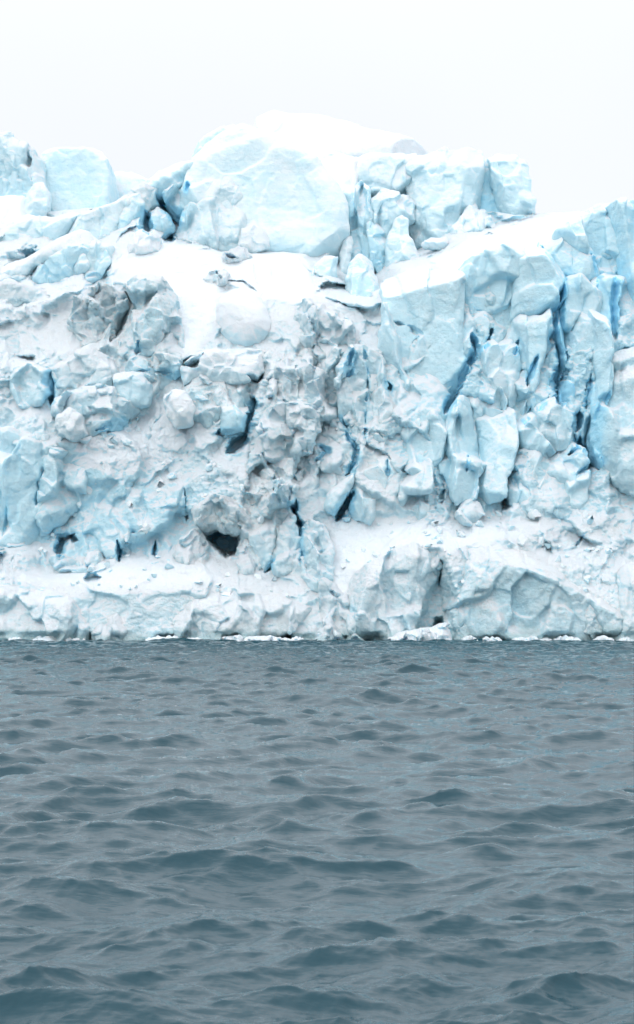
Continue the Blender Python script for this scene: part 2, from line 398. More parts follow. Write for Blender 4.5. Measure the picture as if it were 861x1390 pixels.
# ------------------------------------------------------------------ one mass of ice
def tag(o, label, cat, group=None):
    o['kind'] = 'thing'
    o['label'] = label; o['category'] = cat
    if group: o['group'] = group
BLOCKS = []
def block(name, label, cat, poly, prot=2., thick=6., tx=0., tz=.12, rnd_=.7, ch=.3, facet=.5, fs=3.2, rough=.5,
          blue=.3, dirt=0., snow=0., wob=.25, cut=7, seed=None, cracks=True, h=.09, stretch=1.5, Y=None, group=None, base_y=None):
    seed = seed or len(BLOCKS) * 7 + 11
    poly = np.array(poly, float); cu, cv = poly.mean(0)
    prot = prot if (Y or thick < 3.4) else prot * (.72 if snow else (.5 if (cu > 500 and 500 < cv < 720) else .62))
    Yc = (Y if Y else float(baseY(cu, cv))) - prot
    wp = np.stack(world(poly[:, 0], poly[:, 1], Yc), 1)
    lo = wp.min(0) - .9; hi = wp.max(0) + .9
    prot = prot; rnd_ = rnd_ * (.5 if rnd_ < 1.5 else .8); size = (hi - lo).max(); h = max(h, size / 210.) if size > 3 else max(.03, size / 60.)
    xs = np.arange(lo[0], hi[0], h); zs = np.arange(lo[1], hi[1], h)
    xc, zc = wp.mean(0)
    X, Z = np.meshgrid(xs, zs, indexing='ij'); X = X.astype(f32); Z = Z.astype(f32)
    P2 = np.stack([X.ravel(), np.full(X.size, seed * 1.7, f32), Z.ravel()], 1)
    d2 = poly_sd(X, Z, wp) + wob * (fbm(P2 / 2.2, seed, 4).reshape(X.shape))
    wall = (Y is None) and thick >= 4 and not snow
    if Y and Y > 160: d2 = d2 - .28; blue *= .8
    if name == 'ice_skirt': rough *= .6; facet *= .65
    if wall and cu > 500 and cv < 720: rough = rough * .6; facet = facet * 1.15; fs = fs * 1.25; stretch = stretch * 1.25
    if wall: d2 = d2 - (.5 if cu > 500 else .3); ch = ch * .6; rnd_ = min(rnd_, .45); Yc += float(np.random.default_rng(seed + 5).uniform(-.3, .5))
    Yf = Yc + tx * (X - xc) + tz * (Z - zc)
    Yf = Yf + 1.0 * sstep(.8, .3, Z) * sstep(-.2, .3, vnoise(P2 / 2.4, 99).reshape(X.shape)) * (Yc < 138) * (name != 'ice_floe')
    if facet:
        W = P2 + .5 * np.stack([vnoise(P2 / 2.5, seed + 50), 0 * P2[:, 0], vnoise(P2 / 2.5, seed + 51)], 1)
        c1, e1 = facets(W / np.array([fs, 1, fs * stretch]) , seed + 3, 34., 2.4, .9)
        Yf = Yf - facet * 1.9 * c1.reshape(X.shape)
        c1, e1 = facets(W / np.array([fs, 1, fs * stretch]) * 2.3, seed + 4, 34., 2.4, .8)
        Yf = Yf - facet * .7 * c1.reshape(X.shape)
    Yf = Yf + .12 * rough * fbm(P2 / 1.6, seed + 9, 3).reshape(X.shape)
    y0 = Yf.min() - .6; y1 = Yc + thick + .8
    ys = np.arange(y0, y1, h, dtype=f32)
    T = ys[None, :, None]; D2 = d2[:, None, :]; YF = Yf[:, None, :]
    A = YF - T; B = T - (Yc + thick)
    S = smax(smax(D2, A, rnd_), B + 0 * D2, rnd_)
    if ch: S = smax(S, (D2 + A) * .7071 + ch * 1.4, .2)
    rr = np.random.default_rng(seed)                     # broken flat faces round the rim
    if cut:
        for _ in range(cut):
            a = rr.uniform(0, 2 * math.pi); e = rr.uniform(.25, 1.0)
            nx, ny, nz_ = math.cos(a) * math.cos(e), -math.sin(e), math.sin(a) * math.cos(e)
            sp = (nx * (wp[:, 0] - xc) + nz_ * (wp[:, 1] - zc)).max() + ny * 0
            o_ = sp * rr.uniform(.62, .95)
            S = smax(S, (nx * (X - xc) + nz_ * (Z - zc))[:, None, :] + ny * (T - YF) - o_, .12)
    bl2 = np.zeros(X.shape, f32)
    if cracks:
        for pts, dep, bv in CRACKS:
            if dep < .1: continue
            dep = dep * (.5 if bv > .25 else 1.1)
            q = taper(pts); wx, wz = world(q[:, 0], q[:, 1], Yc); ww = q[:, 2] * Yc / F * 1.35
            if wx.max() < lo[0] or wx.min() > hi[0] or wz.max() < lo[1] or wz.min() > hi[1]: continue
            dd, wd = line_d(X, Z, np.stack([wx, wz, ww], 1))
            dd = dd + .2 * fbm(P2 / 1.0, seed + 77, 2).reshape(X.shape)
            cut = (wd[:, None, :] * (1.1 - (T - YF) / dep)) - dd[:, None, :]
            S = np.maximum(S, np.where((T - YF) > dep, -9, cut * .8))
            bl2 = np.maximum(bl2, bv * np.maximum(sstep(1., -.15, (dd - wd) / (wd * 1.2 + .12)), .5 * np.exp(-np.maximum(dd - wd, 0) / (.35 + wd))))
    S = S.astype(f32); S[[0, -1]] = 9; S[:, [0, -1]] = 9; S[:, :, [0, -1]] = 9
    V, Q = surface_nets(S, np.array([xs[0], ys[0], zs[0]]), h)
    # keep nothing of specks cut off
    n = vnormals(V, Q)
    s2 = f32(1 + 0 * rough)
    upf = sstep(.2, .75, n[:, 2]) * .75
    amp = rough * (1 - upf) * (1 - snow * .85)
    c1, e1 = cells(V / np.array([1.5, 1.5, 1.9], f32), seed + 21, cap=.4)
    cr = sstep(.3, .7, rough); sk = name == 'ice_skirt'
    fa, fe = facets(V / np.array([1.7, 1.7, 2.3], f32), seed + 24, 30.)
    V = V + n * ((c1 - .45) * .24 * amp * cr + fa * (.05 + .6 * amp) * (1 - .6 * upf) * (.35 if sk else 1))[:, None]
    c2, e2 = cells(V / .62, seed + 22, cap=.4)
    fb, fe2 = facets(V / .75, seed + 25, 26.)
    V = V + n * (fb * (.02 + .28 * amp))[:, None]
    c3, _ = cells(V / .31, seed + 26, cap=.4)
    V = V + n * ((c3 - .45) * (.22 if sk else .16) * amp * sstep(-.4, .3, vnoise(V / 1.7, seed + 31)))[:, None]
    V = V + n * ((c2 - .45) * (.34 if sk else .17) * amp * (.25 + .75 * cr) * (.35 + .65 * sstep(-.2, .35, vnoise(V / 2.6, seed + 30))))[:, None]
    V = V + n * (fbm(V / .8, seed + 23, 4, .55) * (.03 + .06 * amp))[:, None]
    ix = np.clip(((V[:, 0] - xs[0]) / h).astype(int), 0, len(xs) - 1); iz = np.clip(((V[:, 2] - zs[0]) / h).astype(int), 0, len(zs) - 1)
    att = np.zeros((len(V), 4), f32); att[:, 3] = .32 + 1.5 * rough
    back = sstep(.1, .8, V[:, 1] - Yf[ix, iz])
    att[:, 0] = np.clip(blue + .09 * (cu > 470) + bl2[ix, iz] * (.45 + .55 * back), 0, 1.2)
    att[:, 1] = dirt * sstep(-.3, .4, vnoise(V / 2.2, seed + 60)) + DIRT(V)
    att[:, 2] = snow
    c = np.array([xc, Yc + thick / 2, wp[:, 1].min()])
    V = V - c
    me = make_mesh(name, V, Q, ICE, att)
    o = link(name, me, tuple(c)); tag(o, label, cat, group)
    BLOCKS.append(o)
    return o

DIRT_SPOTS = [(205,430,45,60,.55),(140,410,35,40,.45),(90,430,30,30,.3),(60,460,25,30,.4),(508,532,14,16,.9),(300,540,45,35,.35),
              (600,385,70,22,.45),(560,430,30,30,.3),(340,690,50,40,.4),(320,700,30,20,.5),(830,715,25,14,.8),(560,780,40,60,.3),
              (800,840,60,40,.3),(760,800,60,40,.25),(720,420,8,60,.45),(790,560,25,20,.2),(460,170,120,14,.25),(500,205,60,10,.35),
              (230,700,200,40,.12),(300,800,200,50,.18),(380,620,40,50,.3),(535,640,30,60,.25)]
def DIRT(V):
    u, v = to_uv(V); d = np.zeros(len(V), f32)
    for (a, b, ru, rv, s) in DIRT_SPOTS:
        d = np.maximum(d, .3 * s * np.exp(-(((u - a) / ru) ** 2 + ((v - b) / rv) ** 2)).astype(f32))
    return d

# ------------------------------------------------------------------ the glacier front itself
def build_front():
    uu = np.concatenate([np.arange(-240, -12, 4.0), np.arange(-12, 874, 1.15), np.arange(874, 1100, 4.0)])
    k = 560; s = np.linspace(0, 1, k)
    vtop = np.interp(uu, [-240, 0, 60, 140, 200, 262, 330, 470, 560, 600, 700, 760, 861, 1100],
                     [268, 268, 288, 280, 262, 262, 250, 235, 250, 275, 292, 288, 282, 282])
    U = np.repeat(uu[:, None], k, 1); Vv = 884 + (vtop[:, None] - 884) * s[None, :]
    sh = U.shape; u = U.ravel(); v = Vv.ravel()
    Y = baseY(u, v)
    x, z = world(u, v, Y); P = np.stack([x, Y, z], 1).astype(f32)
    # where it is smooth snow, and where it breaks up
    snow = np.zeros(len(u), f32)
    for poly, fe, a in [
        ([(165,345),(200,318),(235,330),(300,345),(330,338),(400,335),(430,392),(400,412),(360,400),(300,385),(292,440),(262,480),(235,470),(232,420),(210,385),(180,372),(150,360)], 10, 1.),
        ([(590,352),(650,322),(720,297),(790,290),(760,318),(700,345),(630,372),(600,362)], 8, 1.),
        ([(445,712),(520,705),(640,708),(700,720),(650,742),(560,745),(520,770),(470,820),(448,790)], 14, .75),
        ([(-260,745),(60,790),(150,768),(250,772),(290,760),(300,790),(150,800),(0,780),(-260,780)], 10, .6),
        ([(-10,262),(30,262),(28,300),(-10,305)], 6, 1.),
        ([(100,590),(180,585),(260,560),(290,590),(240,625),(170,650),(100,630)], 14, .45),
        ([(0,395),(60,400),(90,440),(0,470)], 20, .25)]:
        snow = np.maximum(snow, a * sstep(fe, -fe, poly_sd(u, v, poly)))
    right = sstep(500, 590, u) * sstep(735, 690, v)
    skirt = sstep(745, 800, v + .0 * u)
    right = np.maximum(right, .85 * sstep(30, -30, poly_sd(u, v, [(-260,585),(60,600),(150,625),(280,660),(280,720),(160,735),(-260,735)])))
    amp = (1 - snow)
    W = P + .9 * np.stack([fbm(P / 4., 1, 3), 0 * P[:, 0], fbm(P / 4., 2, 3)], 1)
    cL, eL = cells(W / np.array([4.2, 6, 5.2]), 5, cap=.5, kr=.8)
    cR, eR = cells((W @ np.array([[1, 0, .25], [0, 1, 0], [-.25, 0, 1]])) / np.array([2.2, 6, 7.5]), 6, cap=.5, kr=.8)
    fL, _ = facets((W @ np.array([[1, 0, .2], [0, 1, 0], [-.2, 0, 1]])) / np.array([4.5, 6, 6]), 15, 30., 2.2, .9)
    fM, _ = facets(W / np.array([1.9, 4, 2.7]), 16, 30., 2.2, .9)
    d = (cL - .45) * (1 - right) * 1.5 + (cR - .45) * right * 1.7 + fL * 2.0 + fM * (.75 - .2 * right)
    cM, eM = cells(W / np.array([1.9, 3, 2.1]), 7, cap=.45)
    d = d + (cM - .45) * (.42 - .2 * right)
    cM2, _ = cells(W / np.array([1.0, 1.6, 1.05]), 8, cap=.45)
    d = d + (cM2 - .45) * (.38 - .2 * right) * (.3 + .7 * sstep(-.4, .3, vnoise(P / 4, 70)))
    d = d * (1 - .7 * skirt)
    d = d * amp + snow * (.55 * vnoise(P / 5, 71) + .22 * fbm(P / 1.6, 72, 3) + .35 * np.maximum(0, cM2 - 1.02))
    Y2 = Y - d
    zz = world(u, v, Y2)[1]
    Y2 = Y2 + 1.1 * sstep(.75, .25, zz) * sstep(-.15, .35, vnoise(P / np.array([3., 9, 9]), 99))
    blue = .20 + .16 * right
    blue = blue + .28 * sstep(60, -40, poly_sd(u, v, [(-260,600),(20,590),(90,640),(200,650),(280,700),(270,760),(120,790),(0,745),(-260,740)]))
    blue = blue + .2 * sstep(40, -40, poly_sd(u, v, [(540,470),(861,300),(1100,300),(1100,660),(600,690),(540,640)]))
    blue = blue + .12 * skirt
    for pts, dep, bv in CRACKS:
        q = taper(pts)
        m = (u > q[:, 0].min() - 30) & (u < q[:, 0].max() + 30) & (v > q[:, 1].min() - 30) & (v < q[:, 1].max() + 30)
        dd, wd = line_d(u[m].astype(f32), v[m].astype(f32), q)
        dd = dd + 1.3 * fbm(P[m] / .9, 33, 2)
        g = np.clip(1.15 - dd / (wd * 1.25), 0, 1)
        Y2[m] += .7 * dep * np.minimum(g * 1.3, 1)
        blue[m] = np.maximum(blue[m], bv * np.maximum(sstep(2.6, .9, dd / (wd + 1)), .45 * np.exp(-np.maximum(dd - wd, 0) / (5 + wd))))
    for poly, dep, fe, bv in CAVES:
        sd = poly_sd(u, v, poly) + 3 * fbm(P / 1.2, 44, 3) * min(1, fe / 4)
        g = sstep(fe * .4, -fe, sd)
        Y2 += dep * g
        if poly[0][1] > 700: blue = np.maximum(blue, bv * g) if bv > .3 else blue
        else: blue = np.maximum(blue, bv * sstep(fe, -fe, sd))
    x, z = world(u, v, Y2); V = np.stack([x, Y2, z], 1).astype(f32)
    nu = len(uu)
    I = (np.arange(nu - 1)[:, None] * k + np.arange(k - 1)[None, :])
    Q = np.stack([I, I + k, I + k + 1, I + 1], -1).reshape(-1, 4)
    n = vnormals(V, Q)
    upf = sstep(.25, .8, n[:, 2]) * .7
    a = (amp * (1 - upf) * (1 - .35 * skirt) * (.3 + .85 * sstep(-.35, .3, fbm(V / 5., 98, 2)))).astype(f32)
    c3, e3 = cells(V / .85, 90, cap=.4)
    fb, _ = facets(V / 1.1, 96, 28.)
    V = V + n * ((c3 - .45) * .22 * a + fb * .34 * a)[:, None]
    c4, e4 = cells(V / .42, 91, cap=.4)
    V = V + n * ((c4 - .45) * (.18 + .18 * (1 - right)) * a * sstep(-.5, .2, vnoise(V / 2.2, 95)))[:, None]
    c5, _ = cells(V / .24, 93, cap=.4)
    V = V + n * ((c5 - .45) * .15 * a * sstep(-.5, .2, vnoise(V / 1.5, 97)))[:, None]
    V = V + n * (fbm(V / .7, 92, 4, .55) * (.03 + .10 * a))[:, None]
    att = np.zeros((len(V), 3), f32); att[:, 0] = np.clip(blue, 0, 1.2)
    att[:, 1] = DIRT(V) * amp; att[:, 2] = snow
    # the plateau behind the broken edge: more rows going back
    top = V.reshape(nu, k, 3)[:, -1, :]
    rows = [top]; ex = []
    for j, dy in enumerate((.6, 1.6, 3.5, 7, 14, 25, 45, 80)):
        r = top.copy(); r[:, 1] = top[:, 1] + dy; r[:, 2] = top[:, 2] * 1. + dy * .01 - .4 * min(dy, 2); r[:, 0] = top[:, 0] * (1 + dy / 160)
        ex.append(r)
    E_ = np.stack(ex, 1).reshape(-1, 3); ne = len(ex)
    base = len(V); first = (np.arange(nu) * k + k - 1)
    G = np.concatenate([first[:, None], base + np.arange(nu)[:, None] * ne + np.arange(ne)[None, :]], 1)
    Qe = np.stack([G[:-1, :-1], G[1:, :-1], G[1:, 1:], G[:-1, 1:]], -1).reshape(-1, 4)
    ae = np.zeros((len(E_), 3), f32); ae[:, 2] = 1
    me = make_mesh('glacier_front', np.concatenate([V, E_]), np.concatenate([Q, Qe]), ICE, np.concatenate([att, ae]))
    o = link('glacier_front', me, kind='structure')
    o['label'] = 'broken white and pale blue glacier front rising from the sea'; o['category'] = 'glacier'
    return V.reshape(nu, k, 3), uu
FRONT, FU = build_front()

# ------------------------------------------------------------------ seracs, ridges and boulders one can tell apart
#BEGIN_BLOCKS
B = block
# skyline, from the left
B('ice_tower', 'ragged pale ice tower at the far left of the skyline', 'ice tower',
  [(-60,176),(-20,182),(8,180),(9,190),(30,192),(40,200),(46,215),(52,240),(57,262),(55,300),(-60,310)], prot=2, thick=8, Y=167, tx=.15, facet=.7, fs=2.6, stretch=2.5, rough=.35, blue=.42, rnd_=.3, wob=.5)
B('ice_tower', 'big square-shouldered ice tower with faint level layers, left of the snowy gap', 'ice tower',
  [(48,212),(58,201),(80,199),(112,200),(132,203),(140,214),(144,240),(143,292),(90,302),(50,302)], prot=1, thick=8, Y=168, tx=-.12, tz=.03, facet=.18, fs=7, rough=.12, blue=.45, rnd_=.6, ch=.15, wob=.12)
B('snow_bank', 'low snow bank between the square tower and the arching ridge', 'snow bank',
  [(136,236),(150,232),(178,236),(215,243),(215,280),(136,285)], prot=0, thick=20, Y=176, facet=.1, rough=.12, blue=.35, snow=.25, rnd_=.8)
B('snow_mound', 'smooth white snow mound in front of the ragged tower', 'snow mound',
  [(-60,262),(0,263),(28,262),(34,275),(32,308),(-60,312)], prot=3, thick=6, Y=164, tz=.5, facet=.1, rough=.1, blue=0, snow=1, rnd_=1.2)
B('ice_fin', 'small pointed ice fin standing before the square tower', 'ice fin',
  [(34,268),(45,248),(53,243),(59,258),(56,290),(48,298),(34,296)], prot=4, thick=3, Y=165, tx=-.3, facet=.3, rough=.15, blue=.38, rnd_=.5, ch=.5)
B('ice_ridge', 'rounded ice ridge with a blue shaded underside, at the left edge below the mound', 'ice ridge',
  [(-40,300),(0,303),(28,292),(60,290),(95,284),(112,288),(108,300),(80,322),(58,342),(34,352),(10,345),(-40,350)], prot=2.4, thick=6, tz=.1, facet=.6, fs=4, rough=.25, blue=.36, rnd_=1.6, ch=.6)
B('ice_ridge', 'long slanting snow-dusted ridge climbing to the right under the square tower', 'ice ridge',
  [(-40,370),(0,362),(40,340),(78,318),(104,304),(120,310),(136,326),(125,336),(95,345),(60,352),(28,375),(-40,400)], prot=3.6, thick=6, tz=.5, facet=.4, fs=4, rough=.3, blue=.22, snow=.2, rnd_=1.2)
B('ice_block', 'pale leaning block with a sharp upper corner, below the square tower', 'ice block',
  [(92,310),(110,290),(140,272),(166,262),(172,275),(165,300),(160,325),(140,330),(118,325),(96,330)], prot=2.6, thick=6, tx=.3, facet=.55, fs=4, rough=.25, blue=.28, rnd_=.8, ch=.5)
B('ice_block', 'blue-sided block on the left of the dark blue hollows', 'ice block',
  [(140,280),(165,262),(185,256),(190,275),(184,305),(165,326),(158,305)], prot=3.2, thick=6, tx=-.3, facet=.6, fs=3, rough=.25, blue=.46, rnd_=.7, ch=.5)
B('ice_block', 'low rounded shelf of ice under the slanting ridge', 'ice block',
  [(-40,395),(10,380),(40,388),(70,392),(70,410),(30,408),(0,412),(-40,420)], prot=2.5, thick=5, facet=.4, rough=.5, blue=.22, rnd_=.8)
B('ice_wall', 'blue concave ice wall between two ridges on the left', 'ice wall',
  [(30,372),(60,350),(95,335),(132,330),(146,352),(135,375),(108,390),(75,385),(45,392)], prot=1.1, thick=5, tz=-.2, facet=.7, fs=3, rough=.3, blue=.58, rnd_=.8)
B('ice_fin', 'thin upright fin of ice on the blue concave wall', 'ice fin',
  [(92,345),(108,334),(118,336),(120,360),(108,378),(96,370)], prot=2.3, thick=3, tx=-.35, facet=.4, rough=.2, blue=.4, rnd_=.5, ch=.5)
B('ice_block', 'tilted ice wedge rising to the snow bowl, right of the blue concave wall', 'ice block',
  [(112,336),(130,325),(150,330),(146,355),(128,385),(116,372)], prot=2.6, thick=4, tx=.3, facet=.5, rough=.25, blue=.36, rnd_=.6, ch=.5)
B('ice_arch', 'blue ice beam arching over the dark blue hollows', 'ice arch',
  [(186,258),(200,240),(222,228),(250,217),(268,213),(270,226),(252,240),(228,252),(210,264),(198,276),(186,274)], prot=4, thick=5, Y=165, tx=-.2, facet=.35, fs=4, rough=.15, blue=.5, rnd_=1.3, ch=.5)
B('ice_block', 'knobbly white block at the left foot of the blue arch', 'ice block',
  [(178,256),(192,247),(208,252),(210,268),(198,282),(184,284),(176,272)], prot=4.5, thick=4, Y=164, facet=.5, rough=.5, blue=.22, rnd_=.7)
B('ice_block', 'triangular block wedged inside the blue hollow under the arch', 'ice block',
  [(201,292),(212,280),(224,290),(229,306),(216,318),(204,312)], prot=4.2, thick=3, Y=164, facet=.5, fs=2, rough=.25, blue=.42, rnd_=.5, ch=.4)
B('ice_block', 'pale blue slab hanging beneath the arch beside the dome', 'ice block',
  [(222,262),(245,250),(262,244),(262,270),(255,290),(240,286),(228,278)], prot=4, thick=4, Y=165, facet=.6, fs=2.5, rough=.35, blue=.5, rnd_=.6)
B('ice_hump', 'pale blue hump on the skyline just left of the main dome', 'ice hump',
  [(256,225),(264,196),(280,180),(300,171),(318,170),(320,200),(290,230)], prot=2, thick=8, Y=170, tx=-.3, facet=.25, rough=.15, blue=.42, rnd_=1.8)
B('ice_dome', 'huge smooth-faced ice dome with thin diagonal cracks in its front', 'ice dome',
  [(254,240),(260,210),(278,189),(303,171),(328,160),(348,166),(380,184),(410,197),(430,208),(442,228),(460,252),(470,272),(472,325),(462,352),(430,356),(380,345),(330,345),(270,345),(240,332),(246,290)],
  prot=5, thick=9, Y=165, tx=.05, tz=.16, facet=.4, fs=11, stretch=.8, rough=.1, blue=.3, rnd_=2.4, ch=.5, wob=.12, cut=3)
B('ice_curtain', 'rugged folded curtain of ice hanging on the left side of the main dome', 'ice face',
  [(246,285),(262,250),(280,222),(296,215),(322,236),(326,262),(312,275),(332,295),(338,330),(318,345),(240,345),(232,325)], prot=6.0, thick=5, Y=165, tx=-.3, tz=.3, facet=.8, fs=3.0, stretch=3, rough=.28, blue=.3, rnd_=2.2, ch=.9, cut=2)
B('ice_block', 'lumpy whitish knob at the foot of the main dome above the snow bowl', 'ice block',
  [(328,312),(344,306),(360,312),(362,330),(345,338),(325,336)], prot=7, thick=4, Y=165, tz=.5, facet=.4, rough=.35, blue=.1, rnd_=1.4, cut=3)
B('snow_crest', 'long flat snow cap forming the highest point of the skyline', 'snow crest',
  [(338,180),(352,152),(370,142),(392,147),(430,149),(452,153),(474,161),(500,171),(532,176),(558,186),(582,202),(560,214),(500,216),(430,215),(360,205)], prot=0, thick=22, Y=176, tz=.5, facet=.25, fs=6, rough=.28, blue=.02, snow=.7, rnd_=2.4, wob=.15)
B('snow_saddle', 'smooth snow saddle joining the main dome to the fluted ice on its right', 'snow crest',
  [(395,190),(430,192),(460,203),(485,212),(484,240),(470,285),(440,280),(400,240)], prot=2, thick=10, Y=168, tz=.6, facet=.15, rough=.12, blue=.15, snow=.35, rnd_=1.8)
B('ice_shoulder', 'broad snow-topped ice shoulder between the saddle and the big right serac', 'ice shoulder',
  [(474,225),(484,212),(504,202),(530,205),(562,207),(566,235),(560,256),(535,262),(510,262),(490,250),(474,250)], prot=1.5, thick=8, Y=168, tz=.35, facet=.5, fs=4, rough=.2, blue=.2, rnd_=1.2, snow=.15)
B('ice_wall', 'bright blue ice back wall under the shoulder', 'ice wall',
  [(474,245),(500,248),(566,240),(575,300),(575,360),(520,395),(474,380)], prot=-.6, thick=6, Y=167, facet=.4, rough=.2, blue=.72, rnd_=.5)
B('ice_column', 'fluted blue column with a small spire on top, right beside the dome', 'ice column',
  [(472,262),(481,240),(490,240),(500,262),(508,290),(498,318),(503,350),(505,385),(480,392),(472,350)], prot=3.4, thick=4, Y=166, tx=-.25, facet=.9, fs=1.8, stretch=3, rough=.25, blue=.5, rnd_=.7, ch=.4)
B('ice_column', 'slim leaning column in the fluted group, pointing down to a blue slot', 'ice column',
  [(498,300),(506,290),(520,315),(530,330),(530,380),(518,372),(508,350)], prot=3.1, thick=3, Y=165, tx=.3, facet=.5, fs=2, rough=.2, blue=.5, rnd_=.5, ch=.3)
B('ice_block', 'heart-shaped pale block with a curved snowy rim left of the spire', 'ice block',
  [(506,270),(516,256),(526,252),(545,259),(560,258),(560,290),(546,300),(536,318),(528,334),(516,318),(508,296)], prot=3.6, thick=4, Y=166, tx=.2, tz=.2, facet=.6, fs=2.6, rough=.25, blue=.36, rnd_=.8, ch=.6)
B('ice_spire', 'sharp pyramid-shaped ice spire with a broad foot in front of the big serac', 'ice spire',
  [(544,285),(550,292),(553,315),(560,330),(570,352),(574,366),(528,370),(529,330),(536,305)], prot=5.4, thick=4, Y=165, tx=-.25, tz=.3, facet=.45, fs=3, rough=.22, blue=.36, rnd_=.6, ch=.7)
B('ice_serac', 'big blocky serac with a broad whitish face, left of the rounded corner serac', 'ice serac',
  [(556,215),(566,204),(590,200),(608,194),(612,199),(636,194),(655,196),(656,220),(654,262),(648,290),(622,300),(608,330),(592,355),(574,352),(566,325),(552,290),(560,255)],
  prot=4.6, thick=9, Y=168, tx=-.1, tz=.16, facet=.8, fs=4.5, stretch=1.6, rough=.25, blue=.3, rnd_=1.2, ch=.9)
B('ice_serac', 'rounded corner serac ending the upper group on the right', 'ice serac',
  [(672,203),(684,197),(702,198),(714,215),(722,238),(719,255),(725,268),(724,292),(706,302),(696,312),(688,292),(676,255)],
  prot=4.2, thick=8, Y=168, tx=.14, tz=.08, facet=.55, fs=4, stretch=1.8, rough=.2, blue=.36, rnd_=1.3, ch=.8)
B('ice_wall', 'saturated blue ice wall seen in the slot between the two seracs', 'ice wall',
  [(652,215),(672,210),(690,300),(690,330),(650,325)], prot=2.0, thick=5, Y=168, facet=.3, rough=.1, blue=.8, rnd_=.4)
B('ice_spire', 'low twin-pointed spire at the foot of the two seracs', 'ice spire',
  [(612,318),(626,300),(638,272),(644,264),(652,285),(660,278),(676,305),(690,322),(640,330),(606,330)], prot=6.2, thick=4, Y=168, tz=.3, facet=.6, fs=2, stretch=2, rough=.22, blue=.26, rnd_=.5, ch=.7)
B('snow_slab', 'thin flat snow slab lying on the snow at the foot of the main dome', 'snow slab',
  [(362,322),(375,317),(395,317),(404,322),(402,331),(380,332),(368,330)], prot=1.5, thick=3, facet=.1, rough=.15, blue=.05, snow=.7, rnd_=.5)
B('snow_block', 'small snow block half buried in the white slope before the big serac', 'snow block',
  [(575,326),(585,319),(606,320),(612,330),(600,335),(580,334)], prot=1.2, thick=2, Y=160, facet=.3, rough=.3, blue=.12, snow=.3, rnd_=.4)
B('snow_lump', 'rounded snow lump on the left rim of the upper snow slope', 'snow lump',
  [(170,330),(178,314),(192,307),(207,308),(214,320),(214,338),(196,346),(174,344)], prot=2.2, thick=3.2, tz=.4, facet=.5, fs=2, rough=.3, blue=.05, snow=.4, rnd_=1.4)
B('snow_lump', 'crumbled snow knob at the top middle of the snow slope, under the main dome', 'snow lump',
  [(300,352),(308,336),(322,328),(336,332),(342,346),(330,356),(312,360)], prot=2.0, thick=3.2, tz=.3, facet=.8, fs=1.4, rough=.7, blue=.06, snow=.1, rnd_=.8)
B('snow_lump', 'low crumbled snow bump just above and left of the egg-shaped boulder', 'snow lump',
  [(272,376),(284,362),(300,360),(312,368),(306,380),(290,390),(276,388)], prot=1.4, thick=3, tz=.4, facet=.7, fs=1.4, rough=.6, blue=.06, snow=.2, rnd_=.8)
B('snow_wave', 'long smooth swell of drifted snow right of the egg-shaped boulder', 'snow drift',
  [(345,352),(372,338),(400,338),(418,360),(432,392),(420,404),(390,412),(362,400),(346,384)], prot=1.4, thick=4, tz=.9, tx=.1, facet=.25, fs=5, rough=.1, blue=.0, snow=.8, rnd_=2.2, cut=0)
# the middle
B('ice_tablet', 'upright pale blue tablet of ice below the right end of the dome', 'ice tablet',
  [(428,352),(440,345),(459,345),(457,372),(452,398),(432,394),(422,378)], prot=3.0, thick=3, tx=.15, tz=.1, facet=.25, fs=3, rough=.15, blue=.4, rnd_=.4, ch=.25)
B('ice_fin', 'thin curved white fin beside the pale tablet', 'ice fin',
  [(462,320),(470,313),(479,314),(479,335),(474,355),(466,385),(452,404),(456,375),(463,350)], prot=3.8, thick=3, facet=.4, rough=.25, blue=.22, rnd_=.5, ch=.3)
B('ice_column', 'broad melted-looking column under the fluted group', 'ice column',
  [(478,352),(488,338),(502,346),(508,368),(514,395),(512,450),(496,470),(474,440),(470,400)], prot=2.8, thick=5, tx=-.1, tz=.35, facet=.5, fs=2.5, stretch=2.4, rough=.22, blue=.4, rnd_=1.0, ch=.6)
B('snow_boulder', 'large egg-shaped snow boulder resting on the slope left of centre', 'snow boulder',
  [(289,404),(297,390),(315,381),(334,380),(350,393),(362,412),(369,432),(368,450),(352,466),(332,472),(310,463),(296,448),(289,428)], prot=5.2, thick=5.4, tx=-.2, tz=.2, facet=.15, fs=4, stretch=1, rough=.05, blue=.14, snow=.5, rnd_=4.2, ch=.5, wob=.05, cut=0)
B('snow_slab', 'thick overhanging snow slab under the egg-shaped boulder', 'snow slab',
  [(244,494),(262,480),(290,471),(335,470),(366,472),(368,490),(350,512),(320,518),(296,520),(270,512),(248,522)], prot=2.6, thick=5, tz=.45, facet=.5, fs=3.4, stretch=.8, rough=.25, blue=.14, snow=.25, rnd_=.9, ch=.4)
B('ice_block', 'grey-white cracked block beneath the overhanging slab', 'ice block',
  [(247,520),(290,515),(330,520),(340,545),(330,575),(300,600),(262,585),(245,555)], prot=1.2, thick=5, tx=.15, tz=-.05, facet=.8, fs=2.4, rough=.5, blue=.3, rnd_=.7, ch=.4, dirt=.15)
B('ice_block', 'pale blue cube recessed above the blue hole at centre left', 'ice block',
  [(292,555),(318,548),(336,562),(330,584),(300,588)], prot=2.2, thick=3, facet=.5, rough=.25, blue=.5, rnd_=.4, ch=.3)
B('ice_boulder', 'big brown-stained boulder under the snow bowl, right of the dark crack', 'ice boulder',
  [(172,376),(190,366),(214,374),(230,392),(238,425),(244,470),(240,505),(222,528),(196,528),(174,505),(160,478),(166,440),(180,412)], prot=3.2, thick=5, tx=-.1, tz=.15, facet=1.0, fs=2.6, stretch=1.1, rough=.45, blue=.34, rnd_=1.6, ch=.9, dirt=.1)
